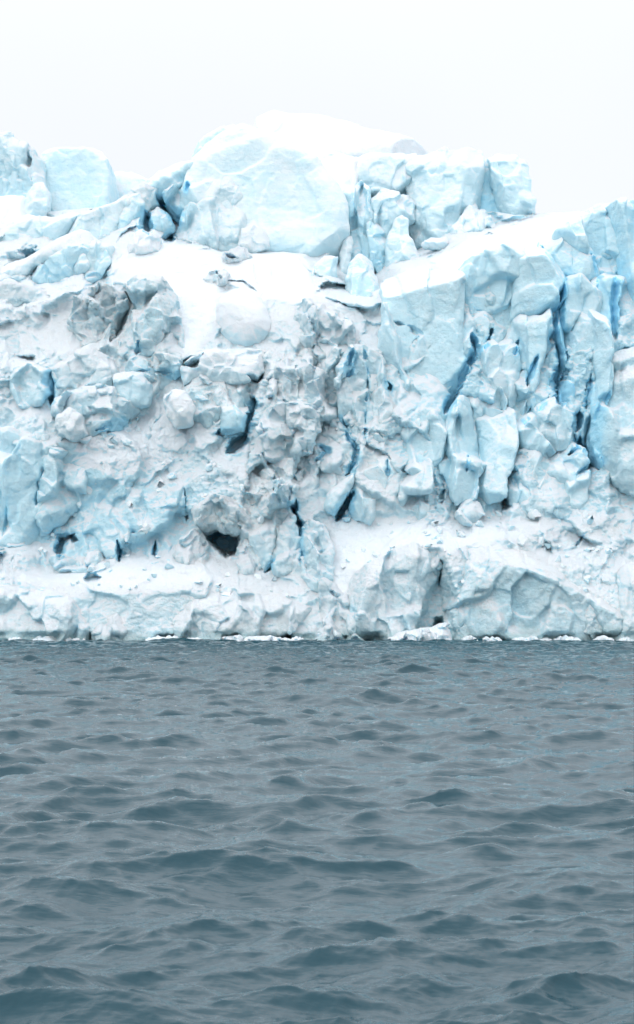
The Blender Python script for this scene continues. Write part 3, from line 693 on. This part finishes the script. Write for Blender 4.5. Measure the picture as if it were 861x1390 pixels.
B('ice_boulder', 'stained lumpy boulder left of the dark crack', 'ice boulder',
  [(108,400),(135,385),(160,396),(166,415),(160,440),(148,470),(122,478),(98,455),(96,425)], prot=2.6, thick=5, tx=.1, facet=.9, fs=2.2, stretch=1, rough=.7, blue=.16, rnd_=1.4, dirt=.1)
B('ice_block', 'white rounded block over the left blue slot', 'ice block',
  [(74,500),(92,476),(120,468),(142,482),(154,505),(148,528),(118,530),(82,536)], prot=3, thick=5, tz=.3, facet=.7, fs=2.6, rough=.4, blue=.2, rnd_=1.1, ch=.6)
B('ice_block', 'undercut block with bright blue beneath, left of centre', 'ice block',
  [(76,545),(100,530),(140,524),(168,528),(178,552),(168,572),(140,583),(110,590),(82,590),(72,568)], prot=3, thick=5, tz=.05, facet=.8, fs=2.8, stretch=.9, rough=.45, blue=.26, rnd_=1.0, ch=.6)
B('ice_block', 'light blue upright block at the left edge beside the blue slot', 'ice block',
  [(18,500),(38,490),(58,498),(62,530),(52,546),(28,546),(16,528)], prot=3, thick=4, tx=-.2, facet=.6, fs=2.4, rough=.3, blue=.36, rnd_=.7, ch=.4)
B('ice_block', 'pale blue tumbled block below the stained boulder', 'ice block',
  [(158,512),(186,502),(202,520),(196,545),(176,552),(160,538)], prot=3.2, thick=4, tx=.2, facet=.6, rough=.25, blue=.42, rnd_=.7, ch=.4)
B('ice_block', 'smooth white bell-shaped block below the small dark hole', 'ice block',
  [(222,534),(236,524),(252,528),(262,550),(258,575),(238,580),(222,562)], prot=3.4, thick=3, facet=.4, rough=.25, blue=.1, snow=.2, rnd_=1.0, ch=.4)
B('ice_boulder', 'round snowy lump with a dimple, under the left blue slot', 'ice boulder',
  [(76,560),(92,550),(110,562),(112,585),(96,596),(78,588)], prot=3.8, thick=3, facet=.5, rough=.4, blue=.16, rnd_=.9)
B('ice_pillar', 'tall snowy pillar with one brown spot, at the centre of the wall', 'ice pillar',
  [(462,498),(476,476),(494,468),(514,480),(522,510),(532,545),(530,575),(516,600),(500,612),(486,600),(468,565),(462,530)], prot=2.8, thick=5, tx=.08, tz=.2, facet=.9, fs=2.4, stretch=2.2, rough=.4, blue=.16, rnd_=1.1, ch=.7)
B('ice_cliff', 'flat whitish rock-like face below the spotted pillar', 'ice face',
  [(492,615),(512,605),(534,625),(546,650),(552,700),(520,708),(486,698),(484,655)], prot=2.0, thick=5, tz=.2, facet=.8, fs=3, stretch=1.6, rough=.35, blue=.18, rnd_=.7, ch=.5, dirt=.15)
B('ice_slab', 'leaning pale slab on the left of the dark blue slit', 'ice slab',
  [(438,690),(448,664),(468,650),(482,640),(478,662),(466,688),(454,702)], prot=2.2, thick=3, tx=-.35, facet=.3, rough=.2, blue=.3, rnd_=.5, ch=.3)
B('ice_column', 'rounded knob of ice right of the dark sea cave', 'ice column',
  [(326,742),(334,730),(348,730),(354,752),(346,778),(332,786),(326,770)], prot=2.0, thick=4, tz=.2, facet=.7, fs=1.8, rough=.6, blue=.18, rnd_=.9, seed=502)
B('ice_column', 'smooth pale column between the knob and the narrow blue cleft', 'ice column',
  [(342,720),(360,690),(382,690),(378,730),(366,758),(352,775),(346,750)], prot=1.6, thick=4, tx=.2, tz=.25, facet=.5, fs=2, stretch=2.4, rough=.35, blue=.3, rnd_=.8, seed=501)
B('ice_column', 'teardrop-shaped column just left of the narrow blue cleft', 'ice column',
  [(372,755),(384,715),(396,700),(404,730),(402,765),(396,788),(384,792),(376,778)], prot=2.4, thick=4, facet=.6, fs=2, stretch=2, rough=.4, blue=.24, rnd_=.8)
B('ice_column', 'stout pillar just right of the narrow blue cleft', 'ice column',
  [(411,735),(422,708),(438,712),(448,745),(448,785),(436,808),(420,800),(411,770)], prot=2.2, thick=5, tx=-.15, facet=.7, fs=2, stretch=2, rough=.4, blue=.26, rnd_=.8)
B('ice_ridge', 'knobbly crumbling ridge falling from centre towards the dark sea cave', 'ice ridge',
  [(385,475),(410,460),(432,480),(440,520),(430,570),(415,620),(395,680),(365,690),(335,680),(340,630),(356,590),(366,540)], prot=2.0, thick=5, tx=.1, tz=.25, facet=1.3, fs=2.0, stretch=1.2, rough=.6, blue=.2, rnd_=1.4, ch=.8, dirt=.05)
B('ice_ridge', 'crumbly white ridge below the pale tablet', 'ice ridge',
  [(398,420),(420,400),(455,402),(475,430),(478,470),(466,520),(450,560),(436,540),(436,490),(415,465)], prot=2.2, thick=5, tx=-.05, tz=.3, facet=1.2, fs=2.0, stretch=1.4, rough=.55, blue=.2, rnd_=1.2, ch=.7)
B('ice_block', 'snowy wedge below the crumbly ridge, above the narrow blue hole', 'ice block',
  [(428,575),(445,560),(462,575),(478,600),(480,628),(462,640),(440,636),(428,610)], prot=1.6, thick=4, tz=.35, facet=.6, fs=2.4, rough=.3, blue=.14, rnd_=.8, ch=.5)
# the right wall
B('ice_wall', 'big flat-fronted wall block with a stained, layered top edge', 'ice wall',
  [(528,378),(534,369),(556,362),(576,357),(592,364),(624,371),(626,400),(620,440),(624,475),(632,496),(618,524),(604,550),(580,576),(560,570),(540,545),(526,525),(524,470),(530,420)],
  prot=4.2, thick=9, tx=.0, tz=.12, facet=1.0, fs=4.6, stretch=2.6, rough=.32, blue=.34, rnd_=.5, ch=.5)
B('ice_wall', 'grey-blue plate with a rounded lower edge near the top of the right wall', 'ice wall',
  [(616,372),(640,356),(664,345),(694,338),(714,336),(714,380),(700,410),(672,430),(652,424),(622,440)], prot=3.4, thick=8, tx=.1, tz=.02, facet=.8, fs=3.6, stretch=1.3, rough=.2, blue=.42, rnd_=.5, ch=.3)
B('ice_wall', 'five-sided grey-blue plate left of the deepest blue crevasse', 'ice wall',
  [(712,342),(724,333),(742,340),(756,360),(766,376),(762,400),(748,420),(722,434),(704,430),(708,395)], prot=4.4, thick=8, tx=-.12, tz=.0, facet=.5, fs=4, rough=.18, blue=.4, rnd_=.5, ch=.4)
B('ice_block', 'whitish block under the plates, above the stepped blue crack', 'ice block',
  [(624,435),(650,425),(672,432),(674,452),(655,458),(644,480),(628,494),(620,465)], prot=3.0, thick=5, facet=.6, fs=2, rough=.3, blue=.22, rnd_=.5, ch=.4)
B('ice_pillar', 'pale slanting pillar with short blue slits, left of the deepest crevasse', 'ice pillar',
  [(680,448),(706,428),(740,430),(760,415),(764,450),(764,485),(754,520),(748,546),(724,575),(694,570),(684,530),(700,490)], prot=3.6, thick=7, tx=.05, tz=.15, facet=1.1, fs=2.4, stretch=3, rough=.32, blue=.32, rnd_=.6, ch=.5)
B('ice_block', 'large rounded block right of the stepped blue crack', 'ice block',
  [(640,500),(658,470),(684,452),(702,470),(704,510),(694,545),(668,562),(640,565),(624,548)], prot=3.4, thick=6, tx=-.05, tz=.25, facet=1.0, fs=2.8, stretch=1.4, rough=.35, blue=.26, rnd_=.9, ch=.6)
B('ice_block', 'rounded knob on the wall top, at the head of the deepest crevasse', 'ice block',
  [(738,340),(745,325),(762,316),(780,320),(802,345),(808,368),(792,378),(768,372),(752,360)], prot=3.6, thick=7, tz=.2, facet=.7, fs=2.6, rough=.35, blue=.36, rnd_=.9, ch=.6)
B('ice_pillar', 'snow-lit pillar just right of the deepest blue crevasse', 'ice pillar',
  [(770,380),(776,358),(796,366),(812,388),(816,420),(800,440),(786,448),(768,440),(768,405)], prot=3.2, thick=6, tx=-.1, tz=.15, facet=.8, fs=2.4, stretch=2, rough=.3, blue=.26, rnd_=.8, ch=.5)
B('ice_wall', 'highest crag of the right wall, split by a hairline crack', 'ice wall',
  [(760,318),(790,297),(812,282),(832,276),(846,300),(850,340),(842,362),(822,374),(808,374),(798,345)], prot=4.4, thick=9, tx=-.08, tz=.12, facet=1.0, fs=3, stretch=2, rough=.28, blue=.4, rnd_=.7, ch=.6)
B('ice_wall', 'dark blue crag leaving the photograph at its upper right edge', 'ice wall',
  [(828,280),(850,270),(900,266),(1000,262),(1000,480),(900,470),(862,462),(850,420),(846,360)], prot=3.6, thick=9, tx=.1, tz=.1, facet=1.2, fs=3.4, stretch=2.4, rough=.28, blue=.52, rnd_=.7, ch=.6)
B('ice_pillar', 'fluted ice face right of the deepest crevasse, pale blue and narrow at top', 'ice pillar',
  [(774,452),(790,425),(806,422),(824,440),(832,470),(822,520),(812,558),(790,572),(772,560),(768,510)], prot=2.8, thick=6, tx=-.1, tz=.1, facet=1.1, fs=1.9, stretch=3.4, rough=.28, blue=.4, rnd_=.6, ch=.5)
B('ice_wall', 'thin dividing rib beside the blue niche at the right edge', 'ice wall',
  [(812,380),(846,362),(840,385),(834,410),(836,455),(828,470),(818,440)], prot=3.0, thick=5, tx=-.3, facet=.5, rough=.2, blue=.5, rnd_=.6, ch=.4)
B('ice_block', 'massive snowy block at the right edge below the blue niche', 'ice block',
  [(832,500),(850,478),(880,470),(1000,468),(1000,670),(900,675),(850,660),(822,630),(812,590),(818,555)], prot=3.6, thick=7, tx=.05, tz=.22, facet=1.0, fs=3.4, stretch=1.4, rough=.5, blue=.24, rnd_=1.2, ch=.8)
B('ice_block', 'cluster-topping lump at the foot of the deepest crevasse', 'ice block',
  [(740,552),(758,544),(776,556),(786,580),(776,600),(756,604),(738,590)], prot=3.6, thick=4, tz=.2, facet=.7, fs=2, rough=.4, blue=.24, rnd_=.8, ch=.5)
B('ice_block', 'faceted block below the slanting pillar, with a pointed lower end', 'ice block',
  [(706,575),(726,562),(742,580),(752,605),(740,618),(716,600),(704,590)], prot=3.0, thick=4, tx=.2, facet=.7, fs=2, rough=.25, blue=.34, rnd_=.6, ch=.4)
B('ice_block', 'rounded shoulder of ice above the curved blue hollow on the right', 'ice block',
  [(756,612),(774,598),(792,612),(796,630),(780,644),(764,656),(750,640)], prot=3.0, thick=4, facet=.7, fs=2, rough=.3, blue=.3, rnd_=.8, ch=.5)
B('ice_block', 'smooth round block below the curved blue hollow', 'ice block',
  [(764,664),(782,648),(800,645),(808,662),(796,682),(776,690),(762,682)], prot=2.6, thick=4, facet=.5, rough=.25, blue=.32, rnd_=.9, ch=.5)
B('ice_wall', 'tall leaning slab under the stepped blue crack, left one of the pair', 'ice wall',
  [(602,566),(628,550),(644,548),(654,590),(648,640),(640,672),(618,676),(602,640),(598,600)], wob=.5, prot=1.8, thick=6, tx=.12, tz=.2, facet=1.1, fs=2.2, stretch=2.4, rough=.35, blue=.36, rnd_=.5, ch=.3, cut=3, seed=911)
B('ice_wall', 'tall leaning slab under the stepped blue crack, right one of the pair', 'ice wall',
  [(648,556),(668,546),(688,558),(696,600),(688,640),(672,672),(652,678),(646,640),(652,596)], wob=.5, prot=1.4, thick=6, tx=-.15, tz=.28, facet=1.1, fs=2.2, stretch=2.6, rough=.35, blue=.42, rnd_=.5, ch=.3, cut=3, seed=921)
B('ice_block', 'faceted block directly under the flat-fronted wall block', 'ice block',
  [(536,585),(562,572),(590,562),(612,572),(612,605),(600,640),(576,650),(552,632),(534,610)], prot=2.6, thick=5, tx=-.1, tz=.2, facet=1.0, fs=2.8, rough=.35, blue=.28, rnd_=.7, ch=.5)
B('ice_block', 'white-topped jagged block above the snow ledge, right of centre', 'ice block',
  [(548,660),(566,636),(580,628),(598,648),(602,690),(576,702),(548,702)], prot=2.4, thick=5, tx=.1, tz=.2, facet=.9, fs=2.2, stretch=1.8, rough=.4, blue=.24, rnd_=.6, ch=.5)
B('ice_block', 'pale block with a straight bottom edge, over the snow ledge on the right', 'ice block',
  [(694,620),(720,612),(748,630),(762,660),(752,688),(724,694),(698,680)], prot=2.2, thick=5, tx=-.1, tz=.2, facet=.9, fs=2.4, rough=.3, blue=.3, rnd_=.7, ch=.5)
B('snow_boulder', 'rounded snow-covered boulder on the ledge, right of centre', 'snow boulder',
  [(620,700),(626,680),(642,672),(656,680),(664,698),(650,710),(630,710)], prot=2.2, thick=3, tz=.3, facet=.6, rough=.35, blue=.14, rnd_=.9, ch=.4)
B('ice_block', 'light blue wall panel at the lower left edge with a smooth cut face', 'ice block',
  [(-60,590),(10,580),(40,594),(62,615),(70,650),(56,700),(40,738),(10,745),(-60,748)], prot=2.2, thick=6, tx=.08, tz=.1, facet=.7, fs=4.2, stretch=1.6, rough=.22, blue=.5, rnd_=.6, ch=.5)
B('ice_block', 'light blue slab leaning right of the lower left wall panel', 'ice block',
  [(60,615),(84,612),(110,640),(106,680),(80,705),(52,722),(60,670)], prot=1.4, thick=4, tx=.15, tz=.1, facet=.8, fs=2.6, rough=.35, blue=.42, rnd_=.5, ch=.4)
B('ice_boulder', 'rounded blue-white boulder with a tiny dark hole below it, lower left', 'ice boulder',
  [(58,758),(84,752),(104,756),(112,746),(134,748),(142,765),(134,782),(112,786),(84,782),(58,774)], prot=2.6, thick=3.5, tz=.1, facet=.7, fs=1.8, rough=.45, blue=.36, rnd_=.9)
B('ice_boulder', 'rough white boulder just left of the dark sea cave', 'ice boulder',
  [(240,752),(246,732),(260,722),(271,732),(275,748),(274,768),(258,776),(243,770)], prot=2.4, thick=4, facet=.7, fs=1.6, rough=.7, blue=.2, rnd_=1.0)
B('ice_brow', 'stained overhanging brow of ice above the dark sea cave', 'ice overhang',
  [(268,690),(290,676),(325,680),(342,700),(338,722),(320,722),(300,716),(278,716)], prot=2.4, thick=5, tz=-.15, facet=.8, fs=1.8, rough=.6, blue=.18, rnd_=.9, dirt=.25)
# the skirt at the waterline
B('ice_skirt', 'broad greyish waterline bulge with a hollow arch at its left end', 'ice bulge',
  [(612,770),(630,752),(660,748),(700,752),(760,768),(800,790),(830,815),(850,850),(852,884),(622,884),(618,830),(606,790)], prot=1.6, thick=6, tx=0, tz=.12, facet=1.1, fs=4.5, stretch=1.0, rough=.6, blue=.34, rnd_=1.6, ch=1.0, dirt=.18)
B('ice_skirt', 'steep snowy waterline bluff left of the hollow arch', 'ice bulge',
  [(470,800),(500,772),(530,752),(566,744),(600,752),(600,768),(576,792),(560,830),(556,884),(500,884),(480,850)], prot=1.8, thick=6, tx=.2, tz=.3, facet=1.1, fs=2.6, rough=.65, blue=.18, rnd_=1.3, ch=.9)
B('ice_skirt', 'low snow-covered waterline bluff at the far right', 'ice bulge',
  [(840,790),(870,770),(1000,760),(1000,884),(838,884)], prot=2.2, thick=6, tz=.3, facet=.9, rough=.6, blue=.22, rnd_=1.4, ch=.8)
B('ice_skirt', 'rough cream-coloured waterline bluff at the middle left', 'ice bulge',
  [(236,812),(270,800),(330,806),(380,815),(420,828),(400,850),(366,864),(330,884),(240,884)], prot=1.5, thick=5, tz=.28, facet=1.0, fs=2.2, rough=.7, blue=.2, rnd_=1.2, ch=.8, dirt=.12)
B('ice_skirt', 'pale greenish waterline bluff at the left edge', 'ice bulge',
  [(-80,800),(-10,796),(50,806),(100,815),(124,840),(118,884),(-80,884)], prot=1.4, thick=5, tz=.2, facet=.9, fs=2.6, rough=.6, blue=.34, rnd_=1.2, ch=.8)
B('ice_cone', 'triangular white heap rising from the water at the left', 'ice heap',
  [(118,884),(128,850),(142,830),(156,832),(170,850),(184,884)], prot=2.6, thick=3.5, tz=.5, facet=.7, fs=1.8, rough=.6, blue=.14, rnd_=.9)
B('ice_cone', 'small white ice heap at the waterline left of centre-right bluff', 'ice heap',
  [(424,884),(434,858),(448,848),(460,860),(466,884)], prot=2.6, thick=3, tz=.4, facet=.6, fs=1.2, rough=.5, blue=.14, rnd_=.6)
B('ice_ridge', 'snow-dusted ramp running down to the water, just right of the small heap', 'ice ridge',
  [(440,790),(462,800),(488,838),(512,872),(506,884),(462,884),(450,850),(436,820)], prot=1.6, thick=4, tx=.2, tz=.4, facet=.8, fs=1.8, rough=.55, blue=.14, rnd_=.9)
# afloat
B('ice_floe', 'long lumpy white ice floe drifting in front of the hollow arch', 'ice floe',
  [(526,876),(526,866),(540,858),(566,853),(590,851),(606,846),(617,850),(619,864),(610,876)], Y=131.5, prot=0, thick=2.2, tz=.3, facet=.5, fs=.9, rough=.35, blue=.12, rnd_=.5, snow=.3, h=.06, cracks=False)
FL = [(20,10,'flat floe at the left edge of the waterline'),(58,16,'low rounded floe, second along the waterline from the left edge'),(75,22,'broad domed floe in front of the triangular heap on its left side'),
      (106,9,'tiny floe between the two leftmost domed floes and the triangular heap'),(212,14,'short floe right of the triangular heap'),(232,11,'peaked floe below the cream-coloured bluff at its left end'),
      (262,15,'double-humped floe under the cream-coloured bluff'),(316,24,'very long thin floe under the cream-coloured bluff'),(352,26,'long low floe leading to the small heap'),
      (382,14,'slightly domed floe left of the small heap'),(404,9,'tiny floe touching the small heap'),(545,14,'thin floe on the left end of the long lumpy one'),
      (640,12,'small flat floe right of the hollow arch'),(668,14,'low floe under the broad greyish bulge at its left side'),(716,20,'long knobbly floe under the middle of the broad bulge'),
      (742,9,'tiny knob floe right of the long knobbly one'),(772,18,'thin flat floe between the two dark water gaps'),(822,14,'thin floe at the right end of the broad bulge'),(850,12,'flat floe at the right edge of the waterline')]
rg = np.random.default_rng(4)
for cx_, hw, lab in FL:
    hh_ = 3.0 + hw * .16 + rg.random() * 2.5; n_ = 9
    top = [(cx_ - hw + 2 * hw * i / n_, 870.5 - hh_ * (math.sin(math.pi * (i + .5) / (n_ + 1)) ** .6) * (.6 + .6 * rg.random())) for i in range(n_ + 1)]
    B('ice_floe', lab, 'ice floe', [(cx_ - hw, 875)] + top + [(cx_ + hw, 875)], Y=132.4 + rg.random() * .5, prot=0, thick=1.0 + rg.random(), tz=.3, facet=.3, fs=.7, rough=.2, blue=.1, rnd_=.25, wob=.1, snow=.3, h=.05, cracks=False, ch=.1, group='ice floes along the waterline')
#END_BLOCKS

# ------------------------------------------------------------------ fallen chunks on the ledges
def chunk_mesh(k):
    r = np.random.default_rng(300 + k); h = .05
    ax = np.arange(-.8, .8, h, dtype=f32); X, Y_, Z = np.meshgrid(ax, ax, ax, indexing='ij')
    S = np.full(X.shape, -9, f32)
    for i in range(11):
        n = r.normal(size=3); n /= np.linalg.norm(n)
        S = smax(S, n[0] * X + n[1] * Y_ + n[2] * Z - r.uniform(.28, .55), .06)
    V, Q = surface_nets(S.astype(f32), np.array([-.8] * 3), h)
    n = vnormals(V, Q); V = V + n * (fbm(V / .35, k, 3) * .05)[:, None]
    att = np.zeros((len(V), 4), f32); att[:, 0] = r.uniform(0, .4); att[:, 2] = .15; att[:, 3] = .5
    return make_mesh('ice_chunk', V, Q, ICE, att)
def chunks():
    ms = [chunk_mesh(k) for k in range(7)]; r = np.random.default_rng(12)
    u = np.repeat(FU[:, None], FRONT.shape[1], 1); z = FRONT[:, :, 2]
    gz = FRONT[2:, 1:-1] - FRONT[:-2, 1:-1]; gv = FRONT[1:-1, 2:] - FRONT[1:-1, :-2]
    nn = np.cross(gz, gv); nn /= np.linalg.norm(nn, axis=2, keepdims=True) + 1e-9
    up = -nn[:, :, 2] if np.median(nn[:, :, 2]) < 0 else nn[:, :, 2]
    U, Vp = to_uv(FRONT[1:-1, 1:-1].reshape(-1, 3)); U = U.reshape(up.shape); Vp = Vp.reshape(up.shape)
    ok = (np.abs(up) > .45) & (Vp > 540) & (Vp < 815) & (U > 0) & (U < 861) & ((Vp > 690) | (U < 480))
    C_ = np.argwhere(ok); pick = C_[r.choice(len(C_), 210, replace=False)]
    for i, (a, b) in enumerate(pick):
        p = FRONT[a + 1, b + 1]; sc = float(.25 + .5 * r.random() ** 2.2)
        o = link('ice_chunk', ms[i % 7], (float(p[0]), float(p[1]) - .1 * sc, float(p[2]) + .22 * sc))
        o.scale = (sc, sc, sc * .85); o.rotation_euler = tuple(r.uniform(0, 6.28, 3))
        tag(o, 'small fallen ice chunk lying on the lower snowy slopes and ledges of the glacier front', 'ice chunk', 'fallen ice chunks on the lower slopes')
chunks()

# ------------------------------------------------------------------ the snowfield far behind
def snowfield():
    xs = np.linspace(-900, 900, 90); ys = np.linspace(200, 1400, 60)
    X, Y = np.meshgrid(xs, ys, indexing='ij')
    P = np.stack([X.ravel() / 90, Y.ravel() / 140, 0 * X.ravel()], 1).astype(f32)
    Z = 30 + 62 * sstep(180, 620, Y) + (fbm(P, 5, 4) * 3).reshape(X.shape) + X * .006 - 2
    V = np.stack([X.ravel(), Y.ravel(), Z.ravel()], 1)
    k = len(ys); I = np.arange(len(xs) - 1)[:, None] * k + np.arange(k - 1)[None, :]
    Q = np.stack([I, I + k, I + k + 1, I + 1], -1).reshape(-1, 4)
    att = np.zeros((len(V), 3), f32); att[:, 2] = 1
    link('snowfield', make_mesh('snowfield', V, Q, ICE, att), kind='structure')
snowfield()

# ------------------------------------------------------------------ the sea: a wind sea summed from a wave spectrum
def ocean_tile(L, n, wind, Lp, hs, seed, kmin=0, kmax=1e9, wdir=(0.25, -1.0), spread=2, kexp=4., skew=0):
    r = np.random.default_rng(seed)
    k1 = np.fft.fftfreq(n, 1 / n) * 2 * np.pi / L
    KX, KY = np.meshgrid(k1, k1, indexing='ij'); K = np.hypot(KX, KY); K[0, 0] = 1e-6
    w = np.array(wdir) / np.hypot(*wdir); cosw = (KX * w[0] + KY * w[1]) / K
    kp = 2 * np.pi / Lp
    S = np.exp(-1.25 * (kp / K) ** 2) / K ** kexp * (np.abs(cosw) ** spread + .06)
    S[(K < kmin) | (K > kmax)] = 0; S[0, 0] = 0
    a = (r.standard_normal((n, n)) + 1j * r.standard_normal((n, n))) * np.sqrt(S)
    hgt = np.fft.ifft2(a); sc = hs / 4 / np.real(hgt).std()
    hh = np.real(hgt) * sc; sd = hh.std()
    if skew: hh = sd * (np.exp(skew * hh / sd) - math.exp(skew * skew / 2)) / skew
    dx = np.real(np.fft.ifft2(1j * a * KX / K)) * sc; dy = np.real(np.fft.ifft2(1j * a * KY / K)) * sc
    return np.stack([dx, dy, hh], -1).astype(f32), L, n
def tile_at(tile, x, y):
    T, L, n = tile
    fx = (x / L * n) % n; fy = (y / L * n) % n
    i = np.floor(fx).astype(int); j = np.floor(fy).astype(int); s = (fx - i)[..., None]; t = (fy - j)[..., None]
    i %= n; j %= n; i2 = (i + 1) % n; j2 = (j + 1) % n
    return (T[i, j] * (1 - s) + T[i2, j] * s) * (1 - t) + (T[i, j2] * (1 - s) + T[i2, j2] * s) * t
def sea():
    big = ocean_tile(190., 2048, 1, 3.8, .31, 3, kmax=40, spread=3., kexp=4.0, skew=.06)
    small = ocean_tile(23.7, 1024, 1, 1.0, .009, 5, kmin=28, spread=2.5, kexp=3.4)
    ys = [3.]
    while ys[-1] < 150:
        y = ys[-1]; ys.append(y + max(.02, min(y * y / (F * H) * 1.0, .16)))
    ys = np.array(ys + [160, 200, 300, 500, 900, 1600, 3000])
    side = .215 + 1.2 * np.linspace(0, 1, 300) ** 1.25; far_ = np.array([1.7, 2.2, 3, 4.5])
    ang = np.concatenate([-far_[::-1], -side[::-1][:-1], np.linspace(-.215, .215, 1050), side[1:], far_])
    A, Yy = np.meshgrid(ang, ys, indexing='ij'); X = A * Yy
    D = tile_at(big, X + 40, Yy + 31) 
    ca, sa = math.cos(.4), math.sin(.4)
    D2 = tile_at(small, X * ca + Yy * sa, -X * sa + Yy * ca)
    D2 = np.stack([D2[..., 0] * ca - D2[..., 1] * sa, D2[..., 0] * sa + D2[..., 1] * ca, D2[..., 2]], -1)
    gust = .75 + .5 * sstep(-.5, .5, vnoise(np.stack([X.ravel() / 9, Yy.ravel() / 14, 0 * X.ravel()], 1).astype(f32), 8)).reshape(X.shape)
    fade = (1 - sstep(135, 160, Yy))[..., None] * (1 - sstep(1.1, 2., np.abs(A)))[..., None]
    D = (D * np.array([.8, .8, 1]) + D2 * gust[..., None]) * fade
    V = np.stack([X, Yy, 0 * X], -1) + D
    k = len(ys); na = len(ang)
    I = np.arange(na - 1)[:, None] * k + np.arange(k - 1)[None, :]
    Q = np.stack([I, I + k, I + k + 1, I + 1], -1).reshape(-1, 4)
    link('sea', make_mesh('sea', V.reshape(-1, 3), Q, SEA), kind='structure')
sea()

# ------------------------------------------------------------------ light, air, camera
w = bpy.data.worlds.new('World'); scene.world = w; w.use_nodes = True
nt = w.node_tree; nt.nodes.clear()
SUN_EL, SUN_AZ = math.radians(36), math.radians(206)       # behind the camera, a little to the left, through cloud
sky = N(nt, 'ShaderNodeTexSky', sky_type='NISHITA', sun_disc=False); sky.sun_elevation = SUN_EL; sky.sun_rotation = SUN_AZ
tc = N(nt, 'ShaderNodeTexCoord'); sx = N(nt, 'ShaderNodeSeparateXYZ'); nt.links.new(tc.outputs['Generated'], sx.inputs[0])
el = math_(nt, 'MAXIMUM', sx.outputs[2], 0)
cn = noise_(nt, tc.outputs['Generated'], 3.0, 4, .5)
lum = math_(nt, 'MULTIPLY_ADD', ramp(nt, el, .22, .8), 5.0, 8.3)            # an overcast sky is brighter overhead
lum = math_(nt, 'MULTIPLY', lum, math_(nt, 'MULTIPLY_ADD', cn, .10, .95))
vm = N(nt, 'ShaderNodeVectorMath', operation='SCALE'); vm.inputs[0].default_value = (.955, .983, 1.03); nt.links.new(lum, vm.inputs['Scale'])
cl = mixc(nt, .94, sky.outputs[0], vm.outputs[0])
bg = N(nt, 'ShaderNodeBackground'); nt.links.new(cl, bg.inputs[0]); bg.inputs[1].default_value = .1
wo = N(nt, 'ShaderNodeOutputWorld'); nt.links.new(bg.outputs[0], wo.inputs[0])

sl = bpy.data.lights.new('sun', 'SUN'); sl.energy = .72; sl.angle = math.radians(35); sl.color = (1, .98, .95)
so = bpy.data.objects.new('sun', sl); col.objects.link(so)
dv = Vector((math.sin(SUN_AZ) * math.cos(SUN_EL), math.cos(SUN_AZ) * math.cos(SUN_EL), math.sin(SUN_EL)))
so.rotation_euler = dv.to_track_quat('Z', 'Y').to_euler(); so.location = (0, 0, 80)

cd = bpy.data.cameras.new('camera'); cd.sensor_fit = 'VERTICAL'; cd.sensor_height = 36; cd.lens = 36 * F / 1390
cd.clip_start = .5; cd.clip_end = 6000
cd.dof.use_dof = True; cd.dof.focus_distance = 138; cd.dof.aperture_fstop = 5.6
cam = bpy.data.objects.new('camera', cd); cam.location = (0, 0, H); cam.rotation_euler = (math.pi / 2 + TH, 0, 0)
col.objects.link(cam); scene.camera = cam

scene.cycles.use_denoising = True
try: scene.cycles.denoiser = 'OPENIMAGEDENOISE'
except Exception: pass
scene.cycles.max_bounces = 8; scene.cycles.diffuse_bounces = 5
vs = scene.view_settings; vs.view_transform = 'Standard'; vs.look = 'None'; vs.exposure = .3; vs.gamma = 1; vs.use_curve_mapping = False
